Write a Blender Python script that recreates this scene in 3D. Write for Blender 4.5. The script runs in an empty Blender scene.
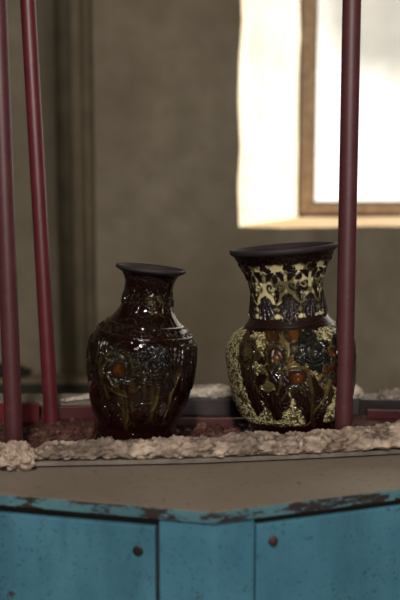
import bpy, bmesh, math, random
import numpy as np
from mathutils import Vector, Matrix

random.seed(4)
rng = np.random.default_rng(7)
scene = bpy.context.scene
COL = scene.collection
PI = math.pi

# ------------------------------------------------------------------ camera numbers
FPX = 833.0
CAMZ = 1.21
PITCH = math.radians(6.5)

def at_y(px, py, Y):
    """world point of a picture position at the depth Y"""
    a, b = (px - 200) / FPX, (300 - py) / FPX
    dy = math.cos(PITCH) + b * math.sin(PITCH)
    dz = -math.sin(PITCH) + b * math.cos(PITCH)
    t = Y / dy
    return Vector((a * t, Y, CAMZ + dz * t))

def at_z(px, py, z):
    a, b = (px - 200) / FPX, (300 - py) / FPX
    dy = math.cos(PITCH) + b * math.sin(PITCH)
    dz = -math.sin(PITCH) + b * math.cos(PITCH)
    t = (z - CAMZ) / dz
    return Vector((a * t, dy * t, z))

# ------------------------------------------------------------------ numpy noise
def _hash(ix, iy, iz, seed):
    n = (ix * 374761393 + iy * 668265263 + iz * 2147483647 + seed * 974711) & 0xFFFFFFFF
    n = ((n ^ (n >> 13)) * 1274126177) & 0xFFFFFFFF
    n = ((n ^ (n >> 15)) * 2246822519) & 0xFFFFFFFF
    return ((n ^ (n >> 16)) & 0xFFFFFF) / float(0xFFFFFF)

def vnoise(x, y, z, seed=0):
    x, y, z = np.broadcast_arrays(np.asarray(x, float), np.asarray(y, float), np.asarray(z, float))
    fx, fy, fz = np.floor(x), np.floor(y), np.floor(z)
    ix, iy, iz = fx.astype(np.int64), fy.astype(np.int64), fz.astype(np.int64)
    u, v, w = x - fx, y - fy, z - fz
    u = u * u * u * (u * (u * 6 - 15) + 10); v = v * v * v * (v * (v * 6 - 15) + 10); w = w * w * w * (w * (w * 6 - 15) + 10)
    r = 0
    for dx in (0, 1):
        for dy in (0, 1):
            for dz in (0, 1):
                r = r + (u if dx else 1 - u) * (v if dy else 1 - v) * (w if dz else 1 - w) * _hash(ix + dx, iy + dy, iz + dz, seed)
    return r

def fbm(x, y, z, octv=4, seed=0):
    s, a, t = 0, 0.5, 0
    for o in range(octv):
        s = s + a * vnoise(x * 2 ** o + 17.3 * o, y * 2 ** o + 5.1 * o, z * 2 ** o + 9.7 * o, seed + o)
        t += a; a *= 0.5
    return s / t

def sstep(a, b, x):
    t = np.clip((x - a) / (b - a), 0, 1)
    return t * t * (3 - 2 * t)

# ------------------------------------------------------------------ object helpers
def tag(o, label=None, cat=None, group=None, kind=None):
    if label: o['label'] = label
    if cat: o['category'] = cat
    if group: o['group'] = group
    if kind: o['kind'] = kind
    return o

def empty(name, loc=(0, 0, 0), rot=(0, 0, 0)):
    o = bpy.data.objects.new(name, None)
    o.empty_display_size = 0.05
    o.location = loc; o.rotation_euler = rot
    COL.objects.link(o)
    return o

def link_mesh(name, me, mats, parent=None, smooth=False):
    o = bpy.data.objects.new(name, me)
    COL.objects.link(o)
    if not isinstance(mats, (list, tuple)): mats = [mats]
    for m in mats: me.materials.append(m)
    if parent: o.parent = parent
    if smooth: me.polygons.foreach_set('use_smooth', [True] * len(me.polygons))
    return o

def bm_obj(name, bm, mats, parent=None, smooth=False):
    me = bpy.data.meshes.new(name)
    bmesh.ops.recalc_face_normals(bm, faces=bm.faces[:])
    bm.to_mesh(me); bm.free()
    return link_mesh(name, me, mats, parent, smooth)

def grid_mesh(name, P, wrap_u=False, colors=None):
    """P: (rows, cols, 3) array"""
    r, c, _ = P.shape
    me = bpy.data.meshes.new(name)
    me.vertices.add(r * c)
    me.vertices.foreach_set('co', P.reshape(-1).astype(np.float32))
    cc = c if wrap_u else c - 1
    i, j = np.meshgrid(np.arange(r - 1), np.arange(cc), indexing='ij')
    j2 = (j + 1) % c
    q = np.stack([i * c + j, i * c + j2, (i + 1) * c + j2, (i + 1) * c + j], -1).reshape(-1, 4)
    n = len(q)
    me.loops.add(n * 4); me.polygons.add(n)
    me.loops.foreach_set('vertex_index', q.reshape(-1).astype(np.int32))
    me.polygons.foreach_set('loop_start', (np.arange(n) * 4).astype(np.int32))
    me.polygons.foreach_set('loop_total', np.full(n, 4, np.int32))
    me.update(calc_edges=True)
    me.validate()
    me.polygons.foreach_set('use_smooth', np.ones(len(me.polygons), bool))
    if colors is not None:
        at = me.attributes.new('glaze', 'FLOAT_COLOR', 'POINT')
        rgba = np.ones((r * c, 4), np.float32); rgba[:, :colors.shape[-1]] = colors.reshape(r * c, -1)
        at.data.foreach_set('color', rgba.reshape(-1))
    return me

def add_box(bm, x0, x1, y0, y1, z0, z1):
    v = [bm.verts.new(p) for p in ((x0, y0, z0), (x1, y0, z0), (x1, y1, z0), (x0, y1, z0), (x0, y0, z1), (x1, y0, z1), (x1, y1, z1), (x0, y1, z1))]
    for f in ((0, 3, 2, 1), (4, 5, 6, 7), (0, 1, 5, 4), (1, 2, 6, 5), (2, 3, 7, 6), (3, 0, 4, 7)):
        bm.faces.new([v[k] for k in f])

def box(name, x0, x1, y0, y1, z0, z1, m, parent=None, bevel=0.0):
    bm = bmesh.new(); add_box(bm, x0, x1, y0, y1, z0, z1)
    if bevel: bmesh.ops.bevel(bm, geom=bm.edges[:], offset=bevel, segments=2, profile=0.6, affect='EDGES')
    return bm_obj(name, bm, m, parent)

def slab_along(name, p0, p1, z0, z1, t, m, parent=None, bevel=0.0015):
    """an upright plate from p0 to p1 (plan), t thick behind the line"""
    d = Vector((p1[0] - p0[0], p1[1] - p0[1])); d.normalize(); n = Vector((-d.y, d.x)) * t
    a, b = Vector(p0[:2]), Vector(p1[:2])
    bm = bmesh.new()
    q = [a, b, b + n, a + n]
    lo = [bm.verts.new((v.x, v.y, z0)) for v in q]; hi = [bm.verts.new((v.x, v.y, z1)) for v in q]
    bm.faces.new(lo[::-1]); bm.faces.new(hi)
    for k in range(4): bm.faces.new((lo[k], lo[(k + 1) % 4], hi[(k + 1) % 4], hi[k]))
    if bevel: bmesh.ops.bevel(bm, geom=bm.edges[:], offset=bevel, segments=2, profile=0.6, affect='EDGES')
    return bm_obj(name, bm, m, parent)

def lathe(name, prof, m, parent=None, seg=48, loc=(0, 0, 0), axis='Z', wob=0.0):
    P = np.zeros((len(prof), seg, 3))
    th = np.linspace(0, 2 * PI, seg, endpoint=False)
    for i, (r, z) in enumerate(prof):
        P[i, :, 0] = r * np.cos(th); P[i, :, 1] = r * np.sin(th); P[i, :, 2] = z
    me = grid_mesh(name, P, wrap_u=True)
    o = link_mesh(name, me, m, parent)
    o.location = loc
    return o

# ------------------------------------------------------------------ material helpers
class NT:
    def __init__(s, name):
        s.m = bpy.data.materials.new(name); s.m.use_nodes = True
        s.t = s.m.node_tree; s.t.nodes.clear()
        s.out = s.n('ShaderNodeOutputMaterial')
    def n(s, typ, **kw):
        nd = s.t.nodes.new(typ)
        for k, v in kw.items(): setattr(nd, k, v)
        return nd
    def l(s, a, b): s.t.links.new(a, b)
    def coord(s):
        if not hasattr(s, '_tc'): s._tc = s.n('ShaderNodeTexCoord')
        return s._tc.outputs['Object']
    def noise(s, scale, detail=4, rough=0.55, stretch=None, dist=0.0):
        nd = s.n('ShaderNodeTexNoise'); nd.inputs['Scale'].default_value = scale
        nd.inputs['Detail'].default_value = detail; nd.inputs['Roughness'].default_value = rough
        nd.inputs['Distortion'].default_value = dist
        src = s.coord()
        if stretch:
            mp = s.n('ShaderNodeMapping'); mp.inputs['Scale'].default_value = stretch
            s.l(src, mp.inputs['Vector']); src = mp.outputs['Vector']
        s.l(src, nd.inputs['Vector'])
        return nd.outputs['Fac']
    def ramp(s, fac, stops):
        r = s.n('ShaderNodeValToRGB')
        e = r.color_ramp.elements
        while len(e) < len(stops): e.new(0.5)
        for k, (p, c) in enumerate(stops):
            e[k].position = p
            e[k].color = (c, c, c, 1) if isinstance(c, (int, float)) else (*c, 1)
        s.l(fac, r.inputs['Fac'])
        return r.outputs['Color']
    def mix(s, fac, a, b, blend='MIX'):
        x = s.n('ShaderNodeMix', data_type='RGBA', blend_type=blend)
        for sock, val in ((x.inputs[0], fac), (x.inputs[6], a), (x.inputs[7], b)):
            if hasattr(val, 'is_linked'): s.l(val, sock)
            elif isinstance(val, (int, float)): sock.default_value = val
            else: sock.default_value = (*val, 1)
        return x.outputs[2]
    def bump(s, hgt, strength, dist):
        b = s.n('ShaderNodeBump'); b.inputs['Strength'].default_value = strength; b.inputs['Distance'].default_value = dist
        s.l(hgt, b.inputs['Height']); return b.outputs['Normal']
    def finish(s, col, rough=0.6, metal=0.0, normal=None, coat=0.0, spec=0.5, coat_rough=0.05):
        p = s.n('ShaderNodeBsdfPrincipled')
        if hasattr(col, 'is_linked'): s.l(col, p.inputs['Base Color'])
        else: p.inputs['Base Color'].default_value = (*col, 1)
        if hasattr(rough, 'is_linked'): s.l(rough, p.inputs['Roughness'])
        else: p.inputs['Roughness'].default_value = rough
        p.inputs['Metallic'].default_value = metal
        p.inputs['Coat Weight'].default_value = coat; p.inputs['Coat Roughness'].default_value = coat_rough
        p.inputs['Specular IOR Level'].default_value = spec
        if normal is not None: s.l(normal, p.inputs['Normal'])
        s.l(p.outputs[0], s.out.inputs['Surface'])
        return s.m

def m_plaster(name, a, b, stain_or_tone, rough=0.9):
    t = NT(name)
    big = t.noise(1.6, 5, 0.6, stretch=(1, 1, 0.6)); med = t.noise(9, 5, 0.6); fin = t.noise(60, 3)
    c = t.mix(t.ramp(med, [(0.35, 0.0), (0.7, 1.0)]), a, b)
    c = t.mix(t.ramp(big, [(0.45, 0.0), (0.68, 0.75)]), c, stain_or_tone)
    h = t.mix(0.5, med, fin)
    return t.finish(c, rough, normal=t.bump(h, 0.5, 0.01), spec=0.2)

def m_plain(name, c, rough=0.5, var=0.25, scale=20, metal=0.0, coat=0.0, bump=0.0, spec=0.5):
    t = NT(name)
    n = t.noise(scale, 5)
    dark = tuple(x * (1 - var) for x in c); lite = tuple(min(1, x * (1 + var)) for x in c)
    col = t.mix(t.ramp(n, [(0.3, 0.0), (0.7, 1.0)]), dark, lite)
    nm = t.bump(t.noise(scale * 4, 4), bump, 0.002) if bump else None
    return t.finish(col, rough, metal, nm, coat, spec)

def m_paint_worn(name, c, c2, chip, lo, hi, rough=0.35, scale=38, stretch=(1, 1, 1)):
    t = NT(name)
    tone = t.noise(7, 5, 0.6)
    col = t.mix(t.ramp(tone, [(0.3, 0.0), (0.7, 1.0)]), c, c2)
    streak = t.noise(14, 4, 0.6, stretch=(1, 1, 0.25))
    col = t.mix(t.ramp(streak, [(0.48, 0.0), (0.75, 0.55)]), col, tuple(x * 0.5 for x in c))
    ch = t.ramp(t.noise(scale, 8, 0.72, stretch=stretch), [(lo, 0.0), (hi, 1.0)])
    sp = t.ramp(t.noise(170, 3), [(0.60, 0.0), (0.68, 0.6)])
    col = t.mix(sp, col, tuple(x * 0.35 for x in c))
    col = t.mix(ch, col, chip)
    rg = t.ramp(ch, [(0.0, rough), (1.0, 0.8)])
    nm = t.bump(t.mix(0.4, t.noise(scale, 6, 0.65), t.noise(120, 3)), 0.25, 0.002)
    return t.finish(col, rg, normal=nm)

def m_glaze(name, rough=0.16):
    t = NT(name)
    a = t.n('ShaderNodeAttribute', attribute_name='glaze')
    nm = t.bump(t.noise(160, 2), 0.08, 0.001)
    p_rough = t.ramp(a.outputs['Alpha'], [(0.0, 0.0), (1.0, 1.0)])
    return t.finish(a.outputs['Color'], p_rough, normal=nm, coat=0.0, spec=0.42)

MAT = {}
t = NT('old_olive_plaster')
big = t.noise(1.6, 5, 0.6, stretch=(1, 1, 0.6)); med = t.noise(9, 5, 0.6)
c = t.mix(t.ramp(med, [(0.35, 0.0), (0.7, 1.0)]), (0.215, 0.180, 0.128), (0.285, 0.245, 0.182))
c = t.mix(t.ramp(big, [(0.45, 0.0), (0.68, 0.75)]), c, (0.160, 0.128, 0.084))
def stain_or_tone(c, px, py, rx, rz, col, amt):
    q = at_y(px, py, 3.0)
    mp = t.n('ShaderNodeMapping'); mp.inputs['Location'].default_value = (-q.x / rx, 0, -q.z / rz); mp.inputs['Scale'].default_value = (1 / rx, 0, 1 / rz)
    nz = t.n('ShaderNodeTexNoise'); nz.inputs['Scale'].default_value = 6; t.l(t.coord(), nz.inputs['Vector'])
    av = t.n('ShaderNodeVectorMath', operation='MULTIPLY_ADD'); t.l(nz.outputs['Color'], av.inputs[0]); av.inputs[1].default_value = (.9, 0, .9); t.l(mp.outputs[0], av.inputs[2])
    sb = t.n('ShaderNodeVectorMath', operation='SUBTRACT'); t.l(av.outputs[0], sb.inputs[0]); sb.inputs[1].default_value = (.45, 0, .45)
    ln = t.n('ShaderNodeVectorMath', operation='LENGTH'); t.l(sb.outputs[0], ln.inputs[0])
    return t.mix(t.ramp(ln.outputs['Value'], [(0.25, amt), (1.0, 0.0)]), c, col)
c = stain_or_tone(c, 382, 265, .045, .16, (0.34, 0.32, 0.28), .7)
c = stain_or_tone(c, 215, 300, .10, .14, (0.135, 0.095, 0.060), .55)
c = stain_or_tone(c, 385, 345, .16, .22, (0.12, 0.098, 0.058), .75)  # darker patch low on the right of the wall
c = stain_or_tone(c, 150, 60, .30, .30, (0.30, 0.265, 0.205), .5)  # brighter lamplight high on the wall, painted as a lighter patch
MAT['wall'] = t.finish(c, 0.9, normal=t.bump(t.mix(0.5, med, t.noise(60, 3)), 0.5, 0.01), spec=0.2)
MAT['reveal'] = m_plaster('white_limewash', (0.78, 0.72, 0.60), (0.86, 0.81, 0.70), (0.66, 0.54, 0.38))
MAT['wall_dim'] = m_plaster('brown_workshop_wall', (0.075, 0.062, 0.045), (0.11, 0.09, 0.068), (0.055, 0.045, 0.032))
MAT['sill'] = m_plaster('tan_sill_mortar', (0.34, 0.26, 0.165), (0.42, 0.33, 0.22), (0.25, 0.18, 0.11))
MAT['floor'] = m_plaster('dusty_concrete', (0.075, 0.068, 0.058), (0.105, 0.095, 0.08), (0.055, 0.05, 0.042))
MAT['ceiling'] = m_plaster('ceiling_limewash', (0.13, 0.12, 0.10), (0.17, 0.16, 0.14), (0.11, 0.10, 0.08))
MAT['trim_dark'] = m_plain('dark_olive_board', (0.105, 0.082, 0.044), 0.7, 0.25, 12)
MAT['trim_mid'] = m_plain('olive_backing_board', (0.150, 0.122, 0.075), 0.8, 0.2, 10)
MAT['wood'] = m_plain('pale_window_timber', (0.43, 0.29, 0.17), 0.6, 0.25, 30)
MAT['putty'] = m_plain('dark_putty_line', (0.10, 0.05, 0.025), 0.8, 0.3, 40)
MAT['maroon'] = None
t = NT('maroon_paint')
c = t.mix(t.ramp(t.noise(25, 5), [(0.3, 0.0), (0.7, 1.0)]), (0.058, 0.0140, 0.0175), (0.076, 0.0200, 0.0235))
c = t.mix(t.ramp(t.noise(160, 4), [(0.62, 0.0), (0.75, 0.5)]), c, (0.14, 0.07, 0.07))
MAT['maroon'] = t.finish(c, 0.5, normal=t.bump(t.noise(260, 3), 0.25, 0.001), spec=0.45)
MAT['maroon_rod_lit'] = m_plain('lit_maroon_rod_paint', (0.092, 0.011, 0.017), 0.45, 0.2, 25, bump=0.2)  # same rod paint, redder light on the rear rod mixed into the colour
MAT['maroon_plate_shaded'] = m_plain('shaded_red_plate_paint', (0.058, 0.005, 0.008), 0.45, 0.3, 25, bump=0.2)  # same red paint, shade on the darker plates put into the colour
MAT['maroon_plate_lit'] = m_plain('lit_red_plate_paint', (0.125, 0.010, 0.016), 0.42, 0.25, 25, bump=0.2)  # same red paint, light on the left plate put into the colour
MAT['lining'] = m_plain('grey_steel_lining', (0.036, 0.028, 0.031), 0.5, 0.35, 16, bump=0.3)
MAT['lining_dark'] = m_plain('dark_steel_lining', (0.018, 0.012, 0.012), 0.35, 0.35, 16, bump=0.3)  # darker steel for the right end of the back lining
MAT['board'] = m_plain('grey_edge_board', (0.135, 0.112, 0.090), 0.8, 0.35, 30, bump=0.3)
MAT['plate'] = m_plain('red_glazed_setter', (0.10, 0.006, 0.010), 0.15, 0.3, 20, coat=0.3)

t = NT('speckled_buff_top')
c = t.mix(t.ramp(t.noise(5, 5, 0.6), [(0.3, 0.0), (0.7, 1.0)]), (0.165, 0.134, 0.104), (0.215, 0.178, 0.142))
c = t.mix(t.ramp(t.noise(90, 4), [(0.60, 0.0), (0.68, 0.6)]), c, (0.10, 0.07, 0.05))
c = t.mix(t.ramp(t.noise(45, 3), [(0.68, 0.0), (0.73, 0.8)]), c, (0.07, 0.05, 0.04))
MAT['top'] = t.finish(c, 0.62, normal=t.bump(t.noise(150, 4), 0.3, 0.001), spec=0.35)

MAT['blue'] = m_paint_worn('worn_blue_paint', (0.046, 0.150, 0.215), (0.072, 0.205, 0.275), (0.030, 0.020, 0.016), 0.62, 0.67)
MAT['blue_lip'] = m_paint_worn('chipped_blue_paint', (0.060, 0.145, 0.175), (0.095, 0.205, 0.235), (0.018, 0.011, 0.009), 0.485, 0.52, scale=18, stretch=(1, 1, 3.5))
MAT['inside'] = m_plain('dark_cabinet_inside', (0.012, 0.009, 0.008), 0.8, 0.3, 20)
MAT['rust'] = m_plain('rusty_bolt', (0.055, 0.026, 0.018), 0.6, 0.5, 200, metal=0.3, bump=0.4)
MAT['hole_dark'] = m_plain('hole_black', (0.012, 0.009, 0.008), 0.5, 0.3, 60)

t = NT('crumbly_fibre')
a = t.n('ShaderNodeAttribute', attribute_name='glaze')
c = t.mix(t.ramp(t.noise(140, 5, 0.65), [(0.35, 0.0), (0.65, 1.0)]), (0.72, 0.68, 0.66), (1.0, 1.0, 1.0))
c = t.mix(1.0, a.outputs['Color'], c, 'MULTIPLY')
MAT['crust'] = t.finish(c, 0.95, normal=t.bump(t.noise(420, 5, 0.7), 0.7, 0.003), spec=0.15)

t = NT('brown_glaze_bed')
c = t.mix(t.ramp(t.noise(130, 6, 0.7), [(0.40, 0.0), (0.60, 1.0)]), (0.012, 0.003, 0.0025), (0.125, 0.042, 0.028))
c = t.mix(t.ramp(t.noise(34, 5, 0.6), [(0.56, 0.0), (0.70, 0.8)]), c, (0.26, 0.15, 0.11))
MAT['bed'] = t.finish(c, 0.5, normal=t.bump(t.noise(200, 5, 0.7), 0.9, 0.005), spec=0.35)

MAT['glaze'] = m_glaze('relief_glaze')
MAT['bench'] = m_plain('dusty_bench_board', (0.22, 0.165, 0.105), 0.8, 0.3, 12)
MAT['bench_dark'] = m_plain('dark_bench_side', (0.028, 0.027, 0.017), 0.8, 0.5, 9)
MAT['black'] = m_plain('black_cloth', (0.012, 0.011, 0.010), 0.8, 0.4, 30)
MAT['outside'] = m_plaster('outside_render', (0.60, 0.585, 0.555), (0.64, 0.63, 0.60), (0.56, 0.545, 0.52))
MAT['ground'] = m_plain('outside_pale_ground', (0.30, 0.28, 0.24), 0.9, 0.15, 2)

t = NT('dusty_glass')
tr = t.n('ShaderNodeBsdfTransparent'); tr.inputs[0].default_value = (0.97, 0.96, 0.93, 1)
tl = t.n('ShaderNodeBsdfTranslucent'); tl.inputs[0].default_value = (0.85, 0.82, 0.76, 1)
gl = t.n('ShaderNodeBsdfGlossy'); gl.inputs['Roughness'].default_value = 0.05
mx = t.n('ShaderNodeMixShader'); t.l(t.ramp(t.noise(5, 4), [(0.3, 0.03), (0.75, 0.14)]), mx.inputs[0]); t.l(tr.outputs[0], mx.inputs[1]); t.l(tl.outputs[0], mx.inputs[2])
m2 = t.n('ShaderNodeMixShader'); m2.inputs[0].default_value = 0.05; t.l(mx.outputs[0], m2.inputs[1]); t.l(gl.outputs[0], m2.inputs[2])
t.l(m2.outputs[0], t.out.inputs['Surface'])
MAT['glass'] = t.m

# ------------------------------------------------------------------ room
WY = 3.0                                    # inner face of the window wall
XL, XR, YF, ZC = -2.3, 2.8, -2.6, 3.3
struct = lambda o: tag(o, kind='structure')
struct(box('floor', XL - .15, XR + .15, YF - .15, WY + .3, -0.12, 0, MAT['floor']))
struct(box('ceiling', XL - .15, XR + .15, YF - .15, WY + .3, ZC, ZC + .12, MAT['ceiling']))
struct(box('wall_left', XL - .15, XL, YF, WY, 0, ZC, MAT['wall_dim']))
struct(box('wall_right', XR, XR + .15, YF, WY, 0, ZC, MAT['wall_dim']))
struct(box('wall_front', XL - .15, XR + .15, YF - .15, YF, 0, ZC, MAT['wall_dim']))

sill = at_y(245, 227, WY)                   # lower left corner of the splayed opening
fr = at_y(298, 217, WY + .25)               # lower left corner of the frame
ox0, oz0, ox1, oz1 = sill.x, sill.z, 2.45, 3.16
ix0, iz0, ix1, iz1 = fr.x, fr.z, 2.32, 3.08
ox0 = at_y(240, 100, WY).x

def wall_with_opening():
    bm = bmesh.new()
    def ring(x0, x1, z0, z1, y): return [bm.verts.new((x, y, z)) for x, z in ((x0, z0), (x1, z0), (x1, z1), (x0, z1))]
    A = ring(XL - .15, XR + .15, 0, ZC, WY)
    # slightly uneven hand plastered edge round the opening
    def wavy(x0, x1, z0, z1, y, n=14, amp=0.006):
        pts = []
        for (xa, za), (xb, zb) in (((x0, z0), (x1, z0)), ((x1, z0), (x1, z1)), ((x1, z1), (x0, z1)), ((x0, z1), (x0, z0))):
            for k in range(n):
                f = k / n
                j = 0 if k == 0 else amp
                pts.append((xa + (xb - xa) * f + random.uniform(-j, j), za + (zb - za) * f + random.uniform(-j, j)))
        return [bm.verts.new((x, y, z)) for x, z in pts], n
    O, n = wavy(ox0, ox1, oz0, oz1, WY)
    O2 = [bm.verts.new((v.co.x + (0.012 if v.co.x < 1 else -.012) * (abs(v.co.x - ox0) < .02 or abs(v.co.x - ox1) < .02), WY + .012, v.co.z + (.004 if abs(v.co.z - oz0) < .02 else 0))) for v in O]
    I = []
    for k, v in enumerate(O):
        fx = (v.co.x - ox0) / (ox1 - ox0); fz = (v.co.z - oz0) / (oz1 - oz0)
        I.append(bm.verts.new((ix0 + (ix1 - ix0) * min(1, max(0, fx)), WY + .25, iz0 + (iz1 - iz0) * min(1, max(0, fz)))))
    I2 = [bm.verts.new((v.co.x, WY + .32, v.co.z)) for v in I]
    B = ring(XL - .15, XR + .15, 0, ZC, WY + .32)
    N = len(O)
    for s in range(4):
        seg = [O[(s * n + k) % N] for k in range(n + 1)]
        for k in range(n): bm.faces.new((A[s],) + (seg[k + 1], seg[k]))
        bm.faces.new((A[s], A[(s + 1) % 4], seg[-1]))
        segb = [I2[(s * n + k) % N] for k in range(n + 1)]
        for k in range(n): bm.faces.new((B[s], segb[k], segb[k + 1]))
        bm.faces.new((B[s], segb[-1], B[(s + 1) % 4]))
        bm.faces.new((A[s], B[s], B[(s + 1) % 4], A[(s + 1) % 4]))
    for R, S in ((O, O2), (O2, I), (I, I2)):
        for k in range(N):
            f = bm.faces.new((R[k], R[(k + 1) % N], S[(k + 1) % N], S[k])); f.material_index = 2 if k < n else 1
    return bm_obj('wall_back', bm, [MAT['wall'], MAT['reveal'], MAT['sill']])
struct(wall_with_opening())

# window: frame, sash, putty lines, pane
win = struct(empty('window_1', (ix0, WY + .25, iz0)))
wx, wz = ix0, iz0
FW, FH = ix1 - ix0, iz1 - iz0
def wbox(name, x0, x1, y0, y1, z0, z1, m, bev=0.003): return box(name, x0, x1, y0, y1, z0, z1, m, win, bev)
wbox('stile', .004, .058, .005, .065, .004, FH, MAT['wood'])
wbox('stile', FW - .058, FW - .004, .005, .065, .004, FH, MAT['wood'])
wbox('rail', .058, FW - .058, .005, .065, .012, .047, MAT['wood'])
wbox('rail', .058, FW - .058, .005, .065, FH - .05, FH - .004, MAT['wood'])
wbox('putty_line', .058, FW - .058, .012, .06, .0472, .060, MAT['putty'], 0.001)
wbox('putty_line', .0, FW, -.004, .05, .0, .0115, MAT['putty'], 0.001)
wbox('putty_line', .0582, .066, .012, .06, .0602, FH - .052, MAT['putty'], 0.001)
wbox('putty_line', -.002, .0038, -.004, .05, .0098, FH - .004, MAT['putty'], 0.001)
wbox('pane', .066, FW - .059, .036, .039, .0605, FH - .0515, MAT['glass'], 0)

# board and battens on the wall, left
def wx_at(px, py): return at_y(px, py, WY).x
tx0, tx1 = wx_at(57.5, 180), wx_at(95, 180)
struct(box('trim_1', tx0, tx1, WY - .018, WY, 0, ZC, MAT['trim_mid'], bevel=.004))
for k, (a, b) in enumerate(((58, 73.5), (82.5, 94.5))):
    xa, xb = wx_at(a, 180), wx_at(b, 180)
    bm = bmesh.new(); n = 10; ring = []
    for z in (0, ZC):
        ring.append([bm.verts.new(((xa + xb) / 2 - (xb - xa) / 2 * math.cos(PI * i / n), WY - .018 - .016 * math.sin(PI * i / n), z)) for i in range(n + 1)])
    for i in range(n): bm.faces.new((ring[0][i], ring[0][i + 1], ring[1][i + 1], ring[1][i]))
    for r in ring: bm.faces.new(r)
    bm.faces.new((ring[0][0], ring[0][-1], ring[1][-1], ring[1][0]))
    struct(bm_obj('trim_%d' % (k + 2), bm, MAT['trim_dark']))

# outside: sunlit ground and a neighbouring rendered wall
struct(box('ground_outside', -8, 12, WY + .35, 16, -.3, -.05, MAT['ground']))

# ------------------------------------------------------------------ low bench by the wall, left
bt = at_y(80, 379, 2.87)
bench = empty('low_bench', (-1.0, 2.9, 0))
tag(bench, 'narrow low bench with dusty beige top and dark side, blurred along the wall at left', 'bench')
BX = at_y(128, 380, 2.87).x
box('bench_top', -1.15, BX + 1.0, -.035, .078, bt.z - .018, bt.z, MAT['bench'], bench, .003)
box('side_panel', -1.12, BX + .97, -.020, .070, .12, bt.z - .0185, MAT['bench_dark'], bench, .003)
for sx in (-1.1, BX + .90):
    for sy in (-.018, .030):
        box('leg', sx, sx + .06, sy, sy + .035, 0, .1195, MAT['bench_dark'], bench, .003)
# dark bundle lying on it
bm = bmesh.new()
bmesh.ops.create_icosphere(bm, subdivisions=4, radius=1)
for v in bm.verts:
    p = v.co.copy()
    k = 1 + 0.22 * (float(fbm(p.x * 1.7 + 3, p.y * 1.7, p.z * 1.7, 3, 5)) - .5) * 2
    v.co = Vector((p.x * .12 * k, p.y * .038 * k, max(-.6, p.z) * .026 * k))
zl = min(v.co.z for v in bm.verts)
for v in bm.verts: v.co.z = max(v.co.z - zl, 0) if v.co.z - zl > .004 else 0
bo = bm_obj('folded_cloth', bm, MAT['black'], smooth=True)
bp = at_y(-2, 376, 2.92); bo.location = (bp.x, 2.92, bt.z + .0005)
tag(bo, 'small black crumpled cloth lying on the low bench behind the left uprights', 'cloth')

# ------------------------------------------------------------------ blue cabinet
CT = 0.80                                    # cabinet top height
def ground(px, py): v = at_z(px, py, CT); return (v.x, v.y)
C0 = Vector(ground(214, 513)); Lp = Vector(ground(0, 495)); Rp = Vector(ground(400, 489.5))
dl = (Lp - C0).normalized(); dr = (Rp - C0).normalized()
OUT = [C0, C0 + dr * .55, Vector((.72, 1.48)), Vector((.66, 1.79)), Vector((0, 1.79)), Vector((-.68, 1.79)), Vector((-.76, 1.46)), C0 + dl * .60]
INN = [Vector(p) for p in ((.0, 1.365), (.42, 1.405), (.57, 1.55), (.54, 1.742), (0, 1.742), (-.57, 1.70), (-.57, 1.5), (-.30, 1.345))]
cab = empty('steel_cabinet', (0, 1.45, 0))
tag(cab, 'worn sky blue steel cabinet with buff top and chipped rim under the vases', 'cabinet')
CL = Vector((0, 1.45))
def shrink(poly, d):
    """inset of a convex counter-clockwise polygon"""
    n = len(poly); out = []
    for i in range(n):
        a, b, c = poly[i - 1], poly[i], poly[(i + 1) % n]
        e1 = (b - a).normalized(); e2 = (c - b).normalized()
        n1 = Vector((-e1.y, e1.x)); n2 = Vector((-e2.y, e2.x))
        bis = (n1 + n2).normalized()
        out.append(b + bis * (d / max(.3, bis.dot(n1))))
    return out
def ring_solid(name, outer, inner, z0, z1, m, parent, bev=0.0):
    bm = bmesh.new(); n = len(outer)
    V = {}
    for nm, poly in (('o', outer), ('i', inner)):
        for z in (z0, z1): V[nm, z] = [bm.verts.new((p.x - CL.x, p.y - CL.y, z)) for p in poly]
    for k in range(n):
        j = (k + 1) % n
        bm.faces.new((V['o', z1][k], V['o', z1][j], V['i', z1][j], V['i', z1][k]))
        bm.faces.new((V['o', z0][j], V['o', z0][k], V['i', z0][k], V['i', z0][j]))
        bm.faces.new((V['o', z0][k], V['o', z0][j], V['o', z1][j], V['o', z1][k]))
        bm.faces.new((V['i', z0][j], V['i', z0][k], V['i', z1][k], V['i', z1][j]))
    if bev:
        bmesh.ops.bevel(bm, geom=bm.edges[:], offset=bev, segments=2, profile=.6, affect='EDGES')
    return bm_obj(name, bm, m, parent)
LIP = .0155
ring_solid('worktop', shrink(OUT, .0035), INN, CT - .010, CT + .0005, MAT['top'], cab)
ring_solid('rim_strip', OUT, shrink(OUT, .0032), CT - LIP, CT - .0004, MAT['blue_lip'], cab, .0012)
FACE = shrink(OUT, .006)
ring_solid('inner_body', shrink(FACE, .012), shrink(FACE, .03), .03, CT - .0105, MAT['inside'], cab)
box('base_plinth', -.60, .60, -.22, .28, 0, .03, MAT['inside'], cab)
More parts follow.
